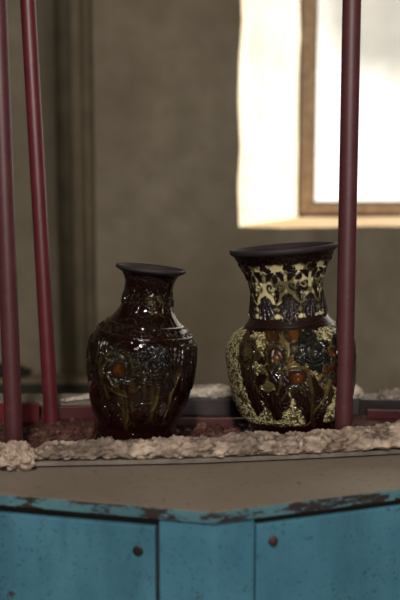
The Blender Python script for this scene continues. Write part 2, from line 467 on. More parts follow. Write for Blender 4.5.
# panels of sheet metal standing in the face planes
def panel(name, pts, z0, z1, m, t=.010, bev=.0022):
    """sheet bent along pts (plan points on the outer face), t thick inwards"""
    bm = bmesh.new(); n = len(pts)
    nrm = []
    for i in range(n):
        a = pts[max(0, i - 1)]; b = pts[min(n - 1, i + 1)]
        d = (b - a).normalized(); nrm.append(Vector((-d.y, d.x)))
    lo, hi, lo2, hi2 = [], [], [], []
    for p, q in zip(pts, nrm):
        r = p + q * t
        lo.append(bm.verts.new((p.x - CL.x, p.y - CL.y, z0))); hi.append(bm.verts.new((p.x - CL.x, p.y - CL.y, z1)))
        lo2.append(bm.verts.new((r.x - CL.x, r.y - CL.y, z0))); hi2.append(bm.verts.new((r.x - CL.x, r.y - CL.y, z1)))
    for i in range(n - 1):
        bm.faces.new((lo[i], lo[i + 1], hi[i + 1], hi[i])); bm.faces.new((lo2[i + 1], lo2[i], hi2[i], hi2[i + 1]))
        bm.faces.new((hi[i], hi[i + 1], hi2[i + 1], hi2[i])); bm.faces.new((lo[i + 1], lo[i], lo2[i], lo2[i + 1]))
    bm.faces.new((lo[0], hi[0], hi2[0], lo2[0])); bm.faces.new((lo[-1], lo2[-1], hi2[-1], hi[-1]))
    if bev: bmesh.ops.bevel(bm, geom=bm.edges[:], offset=bev, segments=3, profile=.55, affect='EDGES')
    return bm_obj(name, bm, m, cab, smooth=False)
F0 = FACE[0]
zt = CT - LIP - .0015
def along(d, s): return F0 + d * s
# the bend of the corner post is rounded
rb = .006
bend = [along(dl, .077), along(dl, rb), F0 + (dl + dr) * (rb * .30), along(dr, rb), along(dr, .060)]
panel('corner_post', bend, .04, zt, MAT['blue'])
pl = panel('door', [along(dl, .585), along(dl, .0825)], .05, zt - .0125, MAT['blue'])
pr = panel('door', [along(dr, .0625), along(dr, .535)], .05, zt - .0105, MAT['blue'])
def on_face(px, py, d):
    # where the view ray meets the face plane through F0 along d
    a, b = (px - 200) / FPX, (300 - py) / FPX
    r = Vector((a, math.cos(PITCH) + b * math.sin(PITCH), -math.sin(PITCH) + b * math.cos(PITCH)))
    n = Vector((-d.y, d.x, 0)); o3 = Vector((0, 0, CAMZ)); f3 = Vector((F0.x, F0.y, 0))
    t = (f3 - o3).dot(n) / r.dot(n)
    return o3 + r * t
def stud(name, px, py, d, sgn, r, hgt, m, parent):
    p = on_face(px, py, d)
    n = Vector((-d.y, d.x, 0)) * sgn
    prof = [(r * 1.0, -.001), (r, hgt * .35), (r * .85, hgt * .75), (r * .5, hgt), (.0002, hgt * 1.05)]
    o = lathe(name, prof, m, parent, 24)
    o.rotation_euler = n.to_track_quat('Z', 'Y').to_euler()
    o.location = p - Vector((CL.x, CL.y, 0))
    return o
ndl = -1 if Vector((-dl.y, dl.x)).y > 0 else 1
ndr = -1 if Vector((-dr.y, dr.x)).y > 0 else 1
o = stud('hole_disc', 138, 551, dl, ndl, .0078, .0015, MAT['hole_dark'], cab); o.parent = pl; tag(o, 'dark round hole drawn as a black disc')  # black disc drawn for the shaded inside of a round door hole
o = stud('bolt', 273, 541, dr, ndr, .0072, .004, MAT['rust'], cab); o.parent = pr; tag(o, 'rusty round bolt head')
# remaining faces of the cabinet, plain blue sheets
for k in (1, 2, 3, 4, 5, 6):
    a, b = FACE[k], FACE[(k + 1) % 8]
    d = (b - a).normalized()
    panel('side_panel', [a + d * .004, b - d * .004], .05, zt, MAT['blue'])

# ------------------------------------------------------------------ sunken tray with dark red bed
tray = empty('kiln_tray', (0, 1.55, .765))
tag(tray, 'sunken kiln tray with steel lining holding the brown glaze bed between pale kerbs', 'tray')
ZP = .772
bm = bmesh.new()
hole = shrink(INN, .0015)
lo = [bm.verts.new((p.x, p.y - 1.55, ZP - .012 - .765)) for p in hole]; hi = [bm.verts.new((p.x, p.y - 1.55, ZP - .765)) for p in hole]
bm.faces.new(lo[::-1]); bm.faces.new(hi)
for k in range(8): bm.faces.new((lo[k], lo[(k + 1) % 8], hi[(k + 1) % 8], hi[k]))
bm_obj('pan', bm, MAT['lining'], tray)
def lin(name, p0, p1, z0, z1, m, t=.006):
    o = slab_along(name, (p0[0], p0[1] - 1.55), (p1[0], p1[1] - 1.55), z0 - .765, z1 - .765, t, m, tray, .001)
    return o
back_top = at_y(215, 399, 1.712).z
lin('back_lining', (-.150, 1.705), (.335, 1.715), ZP, back_top, MAT['lining'])
lin('back_lining', (.3355, 1.712), (.52, 1.69), ZP, back_top, MAT['lining_dark'])
# bed of glaze crumbs
VL = dict(px=133.5, py=445.0, tilt=6.0); VR = dict(px=296.3, py=434.0, tilt=-4.6)
ZB = .7865
bL = at_z(VL['px'], VL['py'], ZB + .007); bR = at_z(VR['px'], VR['py'], ZB + .007)
nx, ny = 700, 230
X, Y = np.meshgrid(np.linspace(-.50, .50, nx), np.linspace(1.385, 1.703, ny))
Zb = ZB - .0095 + .010 * (fbm(X * 22, Y * 22, 0, 4, 3) - .5) + .016 * (fbm(X * 60, Y * 60, 0, 4, 8) - .47) + .007 * (.8 - np.abs(2 * fbm(X * 110, Y * 110, 0, 2, 12) - 1) * 2)
Zb -= .012 * sstep(1.585, 1.62, Y)
for b, v in ((bL, VL), (bR, VR)):
    ti = math.radians(v['tilt'])
    plane = b.z - .007 - .0015 - math.tan(ti) * (X - b.x)
    d = np.hypot(X - b.x, Y - b.y)
    wgt = 1 - sstep(.095, .125, d)
    Zb = Zb * (1 - wgt) + plane * wgt
Zb = np.maximum(Zb, ZP + .0005)
lap = np.stack([X, Y - 1.55, Zb - .765], -1)
o = link_mesh('glaze_bed', grid_mesh('glaze_bed', lap), MAT['bed'], tray)
tag(o, 'rough reddish brown glossy glaze residue')

# ------------------------------------------------------------------ maroon frame with uprights
posts = [(14.4, 447, 1.385, .0152, -.020, 'maroon upright rod at the front left, nearest the left picture edge'),
         (51.5, 419, 1.625, .0146, -.062, 'maroon upright rod at the back left, between front rod and shorter vase'),
         (343.2, 436, 1.398, .0152, .0, 'maroon upright rod standing in front of the taller cream patterned vase')]
for px, py, Yd, r, lean, lab in posts:
    p = at_y(px, py, Yd)
    root = empty('upright_rod', (p.x, Yd, ZP + .001), (0, math.atan(lean / 1.8), 0))
    tag(root, lab, 'rod', 'maroon upright rods around the vases')
    lathe('rod', [(.0001, .0), (r, .0), (r, .003), (r, 1.83), (r * .9, 1.833), (.0001, 1.833)], MAT['maroon_rod_lit' if lean < -.05 else 'maroon'], root, 40)
    lathe('weld_collar', [(r + .0002, .0002), (r + .004, .0002), (r + .0038, .003), (r + .0015, .006), (r + .0002, .0075)], MAT['maroon'], root, 40)
def bar(name, p0, p1, z0, z1, m, t=.008):
    return lin(name, p0, p1, z0, z1, m, t)
ztop_l = at_y(20, 406, 1.625).z
xb = at_y(38.5, 410, 1.645).x
bar('side_plate', (-.56, 1.645), (xb, 1.645), ZP + .001, ztop_l, MAT['maroon_plate_lit'])
bar('side_plate', (xb + .002, 1.664), (-.153, 1.684), ZP + .001, at_y(80, 408, 1.66).z, MAT['maroon_plate_shaded'])
bar('flat_bar', (-.14, 1.597), (.104, 1.594), ZP + .001, at_y(215, 418.5, 1.595).z, MAT['maroon'])
bar('side_plate', (.345, 1.680), (.52, 1.662), ZP + .001, at_y(385, 411, 1.67).z, MAT['maroon_plate_shaded'])

# ------------------------------------------------------------------ crumbly pale kerbs
def kerb(name, path, width, z0, crest, seed, tint_a, tint_b, tint_dark, step=.0016, nsec=64, rag=1.0):
    """path: plan points; crest(s in metres): top height"""
    P = np.array(path, float); seg = np.hypot(*np.diff(P, axis=0).T); L = np.concatenate([[0], np.cumsum(seg)])
    n = int(L[-1] / step)
    s = np.linspace(0, L[-1], n)
    cx, cy = np.interp(s, L, P[:, 0]), np.interp(s, L, P[:, 1])
    k = 41; ker = np.ones(k) / k
    cx = np.convolve(np.pad(cx, k // 2, mode='edge'), ker, 'valid'); cy = np.convolve(np.pad(cy, k // 2, mode='edge'), ker, 'valid')
    tx, ty = np.gradient(cx), np.gradient(cy); q = np.hypot(tx, ty); tx /= q; ty /= q
    th = np.linspace(-PI * .5, PI * 1.5, nsec, endpoint=False)
    ct, st = np.cos(th), np.sin(th)
    ex = np.sign(ct) * np.abs(ct) ** .62; ez = np.sign(st) * np.abs(st) ** .62
    top = np.interp(s, *crest) if isinstance(crest, tuple) else crest(s)
    hh = (top - z0)
    end = np.clip(np.minimum(s, L[-1] - s) / .022, 0, 1) ** .5
    S, _ = np.meshgrid(s, th, indexing='ij')
    w = width * (.85 + .3 * fbm(s * 9, 0, 0, 3, seed))
    off = ex[None, :] * (w * end)[:, None] / 2
    zz = z0 + (ez[None, :] * .5 + .5) * (hh * (.3 + .7 * end))[:, None]
    XX = cx[:, None] + off * ty[:, None] * 1.0; YY = cy[:, None] - off * tx[:, None] * 1.0
    f1 = fbm(XX * 32, YY * 32, zz * 46, 3, seed + 1) - .5
    f2 = fbm(XX * 95, YY * 95, zz * 150, 4, seed + 2) - .5
    rid = 1 - np.abs(2 * fbm(XX * 55, YY * 55, zz * 120, 3, seed + 3) - 1)
    f3 = fbm(XX * 260, YY * 260, zz * 300, 2, seed + 9) - .5
    d = rag * (.015 * f1 + .014 * f2 + .004 * f3 + .005 * (rid - .75))
    XX = XX + d * ex[None, :] * ty[:, None]; YY = YY - d * ex[None, :] * tx[:, None]
    zz = np.maximum(zz + d * np.clip(ez, -.2, 1)[None, :], z0)
    tone = np.clip(.5 + 2.2 * f1 + 1.2 * f2, 0, 1)[..., None]
    col = np.array(tint_a) * (1 - tone) + np.array(tint_b) * tone
    crack = sstep(.80, .97, rid)[..., None] * sstep(.42, .6, fbm(XX * 40, YY * 40, zz * 40, 2, seed + 5))[..., None]
    gr = sstep(.50, .68, fbm(XX * 14, YY * 14, zz * 30, 3, seed + 4))[..., None]
    col = col * (1 - .75 * crack) + np.array(tint_dark) * (.75 * crack)
    col = col * (1 - .55 * gr) + np.array(tint_dark) * 1.9 * (.55 * gr)
    G = np.stack([XX, YY, zz], -1)
    me = grid_mesh(name, G, wrap_u=True, colors=col)
    # close the two ends
    bm = bmesh.new(); bm.from_mesh(me); bm.verts.ensure_lookup_table()
    bm.faces.new([bm.verts[i] for i in range(nsec)]); bm.faces.new([bm.verts[(n - 1) * nsec + i] for i in range(nsec)][::-1])
    bmesh.ops.recalc_face_normals(bm, faces=bm.faces[:]); bm.to_mesh(me); bm.free()
    return link_mesh(name, me, MAT['crust'])

# thin board under the front kerb
fpts = [(27, 469), (130, 467), (200, 465.5), (270, 462.5), (335, 459.5), (400, 456)]
FP = [Vector(ground(*p)) for p in fpts]
d_end = (FP[-1] - FP[-2]).normalized(); FP.append(FP[-1] + d_end * .16)
BZ0, BZ1 = CT + .0008, CT + .0105
bm = bmesh.new()
sect = [(0, BZ1 - .001), (.001, BZ1), (.055, BZ1), (.055, BZ0), (.010, BZ0), (.010, BZ0 + .0032), (0, BZ0 + .0036)]
V = [[bm.verts.new((p.x, p.y + o_, z)) for p in FP] for o_, z in sect]
n = len(FP); m_ = len(sect)
for j in range(m_):
    A_, B_ = V[j], V[(j + 1) % m_]
    for i in range(n - 1): bm.faces.new((A_[i], A_[i + 1], B_[i + 1], B_[i]))
for i in (0, n - 1): bm.faces.new([V[j][i] for j in range(m_)])
o = bm_obj('edge_board', bm, MAT['board'])
tag(o, 'thin grey board lying on the buff cabinet top under the front crumbly kerb', 'board')

KW = .052
path = [(p.x, p.y + KW * .5 + np.interp(p.x, [-.3, .05, .3], [.000, -.004, -.006])) for p in FP]
path[0] = (path[0][0] - .006, path[0][1])
crest_px = [(28, 447), (45, 442.5), (65, 444.5), (84, 441.5), (130, 440), (180, 438.5), (232, 434), (260, 433), (290, 433.5), (312, 433.5), (335, 431.5), (354, 426.5), (377, 426), (400, 422)]
PA = np.array(path); segL = np.concatenate([[0], np.cumsum(np.hypot(*np.diff(PA, axis=0).T))])
cs, cz = [], []
for x, y in crest_px:
    Yk = np.interp((x - 200) / FPX * 1.35, PA[:, 0], PA[:, 1]) + .006
    p = at_y(x, y, Yk)
    cs.append(float(np.interp(p.x, PA[:, 0], segL))); cz.append(p.z - .001)
cs.append(float(segL[-1])); cz.append(cz[-1])
KA, KB, KD = (.27, .208, .163), (.62, .500, .405), (.050, .038, .030)
k = kerb('insulation_kerb', path, KW, BZ1 + .0002, (np.array(cs), np.array(cz)), 11, KA, KB, KD)
tag(k, 'long pinkish beige crumbly insulation kerb in front of the vases', 'insulation', 'crumbly insulation kerbs')

# kerb behind
by0 = 1.748
kb = [(-.165, by0), (0.0, by0 + .004), (.16, by0 + .004), (.36, by0 - .004)]
ctop = at_y(215, 386.5, by0).z
k = kerb('insulation_kerb', kb, .040, CT + .001, lambda s: ctop + .006 * (vnoise(s * 40, 0, 0, 3) - .5), 31, (.50, .44, .36), (.74, .68, .58), (.13, .12, .10), rag=.7)
tag(k, 'pale greyish insulation kerb behind both vases, between them', 'insulation', 'crumbly insulation kerbs')
# flake leaning at the left end of the back
p0, p1 = at_z(57, 405, CT), at_z(97, 397, CT)
k = kerb('insulation_kerb', [(p0.x - .01, 1.722), (p1.x + .045, 1.752)], .030, CT + .001,
         lambda s: np.interp(s, [0, .04, .08, .13], [at_y(62, 402, 1.73).z, at_y(75, 397, 1.74).z, at_y(90, 391.5, 1.75).z, at_y(100, 389, 1.75).z]), 51, (.68, .64, .57), (.88, .85, .78), (.25, .22, .19), rag=.5)
tag(k, 'short white insulation flake behind the second upright rod, left of the shorter vase', 'insulation', 'crumbly insulation kerbs')
k = kerb('insulation_kerb', [(.368, 1.735), (.45, 1.728), (.52, 1.71)], .046, CT + .001,
         lambda s: at_y(385, 389, 1.73).z + .008 * (vnoise(s * 45, 0, 0, 9) - .4), 61, (.30, .25, .21), (.50, .43, .37), (.09, .075, .06), rag=1.2)
tag(k, 'grey lumpy insulation kerb at the back right, beyond the right upright rod', 'insulation', 'crumbly insulation kerbs')
pl0 = at_z(4, 401, CT)
k = kerb('insulation_kerb', [(pl0.x - .16, 1.66), (pl0.x + .012, 1.672)], .028, CT + .001,
         lambda s: at_y(3, 398, 1.66).z + 0 * s, 71, (.50, .46, .40), (.70, .66, .58), (.16, .14, .12), rag=.6)
tag(k, 'pale insulation piece at the far left edge, behind the front left rod', 'insulation', 'crumbly insulation kerbs')

def clump(name, c, sx, sy, sz, seed, ca, cb, cd, n=150, rag=1.0):
    th = np.linspace(0, 2 * PI, n, endpoint=False); ph = np.linspace(.02, PI - .02, n // 2)
    PH, TH = np.meshgrid(ph, th, indexing='ij')
    x, y, z = np.sin(PH) * np.cos(TH), np.sin(PH) * np.sin(TH), np.cos(PH)
    f1 = fbm(x * 1.5 + seed, y * 1.5, z * 1.5, 3, seed) - .5; f2 = fbm(x * 5, y * 5, z * 5 + seed, 4, seed + 1) - .5
    k = 1 + rag * (.8 * f1 + .45 * f2)
    G = np.stack([x * sx * k, y * sy * k, np.maximum(z * sz * k, -sz * .7)], -1)
    G[..., 2] += sz * .7
    tone = np.clip(.5 + 2 * f1 + 1.2 * f2, 0, 1)[..., None]
    col = np.array(ca) * (1 - tone) + np.array(cb) * tone
    dk = sstep(.05, .22, f2)[..., None]
    col = col * (1 - .35 * dk) + np.array(cd) * .35 * dk
    o = link_mesh(name, grid_mesh(name, G, wrap_u=True, colors=col), MAT['crust'])
    o.location = c
    return o
cp = at_z(21, 466, CT)
o = clump('insulation_lump', (cp.x - .001, cp.y - .016, CT + .001), .0265, .024, .0265, 5, (.34, .26, .20), (.56, .455, .37), KD, rag=1.25)
tag(o, 'loose pinkish insulation lump at the left end of the front kerb', 'insulation', 'loose insulation lumps')
cp = at_z(-3, 462, CT)
o = clump('insulation_lump', (cp.x, cp.y + .02, CT + .001), .018, .018, .014, 9, KA, KB, KD)
tag(o, 'small insulation crumb at the left picture edge beside the front left rod', 'insulation', 'loose insulation lumps')

# ------------------------------------------------------------------ vases
def interp_profile(pts, h):
    hs = np.array([p[0] for p in pts], float); rs = np.array([p[1] for p in pts], float)
    # monotone-ish cubic (Catmull-Rom through uneven knots)
    m = np.gradient(rs, hs)
    for i in range(1, len(hs) - 1):
        a = (rs[i] - rs[i - 1]) / (hs[i] - hs[i - 1]); b = (rs[i + 1] - rs[i]) / (hs[i + 1] - hs[i])
        m[i] = 0 if a * b <= 0 else 2 * a * b / (a + b)
    i = np.clip(np.searchsorted(hs, h) - 1, 0, len(hs) - 2)
    dx = hs[i + 1] - hs[i]; t = (h - hs[i]) / dx
    return (2 * t**3 - 3 * t**2 + 1) * rs[i] + (t**3 - 2 * t**2 + t) * dx * m[i] + (-2 * t**3 + 3 * t**2) * rs[i + 1] + (t**3 - t**2) * dx * m[i + 1]

class Decor:
    """collects relief (in picture-pixel units) and glaze colour on the unrolled wall of a vase"""
    def __init__(s, A, Hh, base, rough):
        s.a, s.h = A, Hh
        s.d = np.zeros_like(A); s.c = np.broadcast_to(np.array(base, float), A.shape + (3,)).copy()
        s.r = np.full_like(A, rough)
        s.mod = .25 + .75 * sstep(.36, .6, fbm(A * .16, Hh * .11, 0, 3, 71))
    def paint(s, m, col): s.c = s.c * (1 - m[..., None]) + np.array(col, float) * m[..., None]
    def leaf(s, x, y, ln, wd, ang, bend=0.0, hgt=1.6, col=None, edge=None, a_=1.0):
        ca, sa = math.cos(math.radians(ang)), math.sin(math.radians(ang))
        dx, dy = s.a - x, s.h - y
        u = dx * ca + dy * sa; v = -dx * sa + dy * ca
        t = np.clip(u / ln, 0, 1)
        v = v - bend * np.sin(t * PI) - 0.3 * wd * np.sin(t * 17) * .15
        w = wd * np.sin(PI * t ** .8) ** .8 * (1 + .16 * np.cos(t * 22)) + 1e-4
        q = np.abs(v) / w
        ins = (u > 0) & (u < ln)
        m = np.where(ins, 1 - sstep(.78, 1.08, q), 0)
        dome = np.sqrt(np.clip(1 - q * q, 0, 1)) * np.where(ins, 1, 0)
        vein = np.exp(-(v / .7) ** 2) * .45 + .22 * np.cos((u - np.abs(v) * 1.2) * 1.9) * np.clip(q * 1.5, 0, 1)
        s.d = np.where(m > 0.02, np.maximum(s.d * (1 - m), 0) + m * hgt * (dome * (1 - vein)), s.d)
        if col is not None: s.paint(m * a_, col)
        if edge is not None: s.paint(m * np.clip((q - .62) / .3, 0, 1) * a_, edge)
        return m
    def bud(s, x, y, r, col, rim, hgt=1.8, sq=1.0):
        dx, dy = s.a - x, (s.h - y) / sq
        rr = np.hypot(dx, dy); th = np.arctan2(dy, dx)
        rb = r * (.92 + .08 * np.cos(3 * th + x))
        q = rr / rb; m = 1 - sstep(.85, 1.08, q)
        s.d = np.where(m > .02, s.d * (1 - m) + m * hgt * (.35 + .65 * np.sqrt(np.clip(1 - (1 - np.minimum(q, 1)) ** 2, 0, 1))) * (1 - .3 * np.exp(-((q - .55) / .1) ** 2)), s.d)
        s.paint(m, rim); s.paint(m * (1 - sstep(.35, .85, q)) * s.mod, col)
    def peony(s, x, y, r, cols, hgt=2.2, n=6, rot=0.0):
        dx, dy = s.a - x, s.h - y
        rr = np.hypot(dx, dy); th = np.arctan2(dy, dx) + rot
        wob = 1 + .10 * np.sin(3 * th + x) + .05 * np.sin(7 * th)
        for k in range(4):
            rk = r * (1 - .24 * k) * wob
            pet = np.abs(np.cos(n * th / 2 + k * 1.1))
            rb = rk * (.74 + .26 * pet ** .6)
            q = rr / rb
            m = 1 - sstep(.9, 1.06, q)
            lobe = hgt * (.45 + .25 * k) * (.55 + .45 * np.clip(q, 0, 1) ** 2) * (.55 + .45 * pet ** .5)
            crest = np.cos(rr * 1.5) * .12
            s.d = np.where(m > .02, s.d * (1 - m) + m * (lobe + crest), s.d)
            s.paint(m, cols[k % len(cols)])
            s.paint(m * np.exp(-((q - .96) / .07) ** 2) * .8, cols[-1])
    def stroke(s, pts, w0, w1, hgt, col=None, a_=1.0, soft=.6):
        pts = np.array(pts, float)
        best = np.full_like(s.a, 1e9); tt = np.zeros_like(s.a)
        n = len(pts) - 1
        x0, x1 = pts[:, 0].min() - 8, pts[:, 0].max() + 8; y0, y1 = pts[:, 1].min() - 8, pts[:, 1].max() + 8
        sel = (s.a > x0) & (s.a < x1) & (s.h > y0) & (s.h < y1)
        if not sel.any(): return
        A, B = s.a[sel], s.h[sel]
        bd = np.full(A.shape, 1e9); bt = np.zeros(A.shape)
        for i in range(n):
            p, q = pts[i], pts[i + 1]; e = q - p; L2 = e @ e + 1e-9
            t = np.clip(((A - p[0]) * e[0] + (B - p[1]) * e[1]) / L2, 0, 1)
            d = np.hypot(A - p[0] - t * e[0], B - p[1] - t * e[1])
            u = d < bd; bd = np.where(u, d, bd); bt = np.where(u, (i + t) / n, bt)
        w = w0 + (w1 - w0) * bt
        q = bd / w
        m = 1 - sstep(1 - soft, 1 + soft * .6, q)
        prof = np.sqrt(np.clip(1 - (q * .92) ** 2, 0, 1))
        dd = s.d[sel]
        if hgt >= 0: s.d[sel] = np.maximum(dd, dd * (1 - m) + m * hgt * prof)
        else: s.d[sel] = dd + m * hgt * prof
        if col is not None:
            cm = (m * a_ * s.mod[sel])[:, None]
            s.c[sel] = s.c[sel] * (1 - cm) + np.array(col, float) * cm

def spiral(x, y, r, turns, start, cw=1, n=26):
    out = []
    for i in range(n):
        f = i / (n - 1); th = start + cw * f * turns * 2 * PI; rr = r * (1 - .86 * f)
        out.append((x + rr * math.cos(th), y + rr * math.sin(th)))
    return out
def curve(p, n=14):
    p = np.array(p, float); t = np.linspace(0, 1, n)[:, None]
    if len(p) == 3: return (1 - t) ** 2 * p[0] + 2 * t * (1 - t) * p[1] + t * t * p[2]
    return (1 - t) ** 3 * p[0] + 3 * t * (1 - t) ** 2 * p[1] + 3 * t * t * (1 - t) * p[2] + t ** 3 * p[3]

def unroll(prof, tilt, bx, by):
    """picture position -> (arc, height) on the vase wall, both in picture pixels"""
    al = math.radians(tilt); sa, ca = math.sin(al), math.cos(al)
    def f(x, y):
        dx, dy = x - bx, y - by
        s = dx * ca + dy * sa; h0 = dx * sa - dy * ca
        el = (y - 205) / FPX
        h = h0
        for _ in range(5):
            R = float(interp_profile(prof, np.array([min(max(h, 0), prof[-1][0])]))[0])
            ph = math.asin(max(-.97, min(.97, s / R)))
            h = h0 + R * math.cos(ph) * el
        return ph * R, h
    return f

DARK = (.0072, .0023, .0015); BLACK = (.004, .003, .003); RED = (.022, .002, .0018); BROWN = (.035, .012, .006)
CREAM = (.53, .475, .265); OLIVE = (.085, .062, .020); AMBER = (.080, .029, .0045); GREEN = (.020, .026, .016); MATTE = (.019, .0145, .0155)

def build_vase(root_name, v, prof, base, decorate, rim_from, neck_from, foot_to, inner, NTH=820, NH=470):
    Hmax = prof[-1][0]
    hs = np.linspace(0, Hmax, NH)
    R = interp_profile(prof, hs)
    ph = np.linspace(-PI, PI, NTH, endpoint=False)
    PHI, HH = np.meshgrid(ph, hs); RR = np.broadcast_to(R[:, None], PHI.shape)
    per = PI                                   # the decoration runs round twice
    A = (((PHI + per / 2) % per) - per / 2) * RR
    cart = (RR * np.cos(PHI), RR * np.sin(PHI), HH)
    wa = 5.0 * (fbm(cart[0] * .055, cart[1] * .055, HH * .055, 3, 201) - .5); wh = 5.0 * (fbm(cart[0] * .055, cart[1] * .055, HH * .055, 3, 222) - .5)
    D = Decor(A + wa, HH + wh, DARK, .055)
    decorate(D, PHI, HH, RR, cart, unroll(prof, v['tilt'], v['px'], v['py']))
    k = base.y / FPX
    slope = np.gradient(R, hs)[:, None]; nl = np.sqrt(1 + slope ** 2)
    rad = RR + D.d / nl; hz = HH - D.d * slope / nl
    P = np.stack([np.sin(PHI) * rad, -np.cos(PHI) * rad, hz], -1) * k
    P[..., 2] = np.maximum(P[..., 2], 0)
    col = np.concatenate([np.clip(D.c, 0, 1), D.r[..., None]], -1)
    root = empty(root_name, (base.x, base.y, base.z), (0, math.radians(v['tilt']), 0))
    i1, i2, i3 = [int(np.searchsorted(hs, q)) for q in (foot_to, neck_from, rim_from)]
    # inside of the mouth, added to the rim part
    rin = []
    for (hh, r) in inner: rin.append((hh, r))
    Pi = np.zeros((len(rin), NTH, 3)); ci = np.zeros((len(rin), NTH, 4)); ci[...] = (*MATTE, .7)
    for q, (hh, r) in enumerate(rin):
        Pi[q, :, 0] = np.sin(ph) * r * k; Pi[q, :, 1] = -np.cos(ph) * r * k; Pi[q, :, 2] = hh * k
        if hh < Hmax - 6: ci[q] = (*DARK, .3)
    # underside of the foot, closed to the centre
    Pu = np.zeros((2, NTH, 3)); cu = np.zeros((2, NTH, 4)); cu[...] = (*MATTE, .6)
    Pu[0] = [0, 0, .001]; Pu[0, :, 0] = np.sin(ph) * 1e-5; Pu[0, :, 1] = -np.cos(ph) * 1e-5
    Pu[1] = P[0] * np.array([.9, .9, 1])
    parts = (('foot', np.concatenate([Pu, P[:i1 + 1]]), np.concatenate([cu, col[:i1 + 1]])),
             ('body', P[i1:i2 + 1], col[i1:i2 + 1]), ('neck', P[i2:i3 + 1], col[i2:i3 + 1]),
             ('rim', np.concatenate([P[i3:], Pi]), np.concatenate([col[i3:], ci])))
    for nm, PP, cc in parts:
        o = link_mesh(nm, grid_mesh(nm, PP, wrap_u=True, colors=cc), MAT['glaze'], root)
        if nm == 'rim': tag(o, 'matte dark unglazed rim')
    return root

def worms(cart, sc, seed, w=1.4):
    x, y, z = cart
    wx_ = fbm(x * sc * .7, y * sc * .7, z * sc * .7, 2, seed) * w; wy_ = fbm(x * sc * .7 + 9, y * sc * .7, z * sc * .7, 2, seed + 3) * w
    n = fbm(x * sc + wx_, y * sc + wy_, z * sc + wx_, 2, seed + 7)
    return 1 - np.clip(np.abs(n - .5) * 7.5, 0, 1)

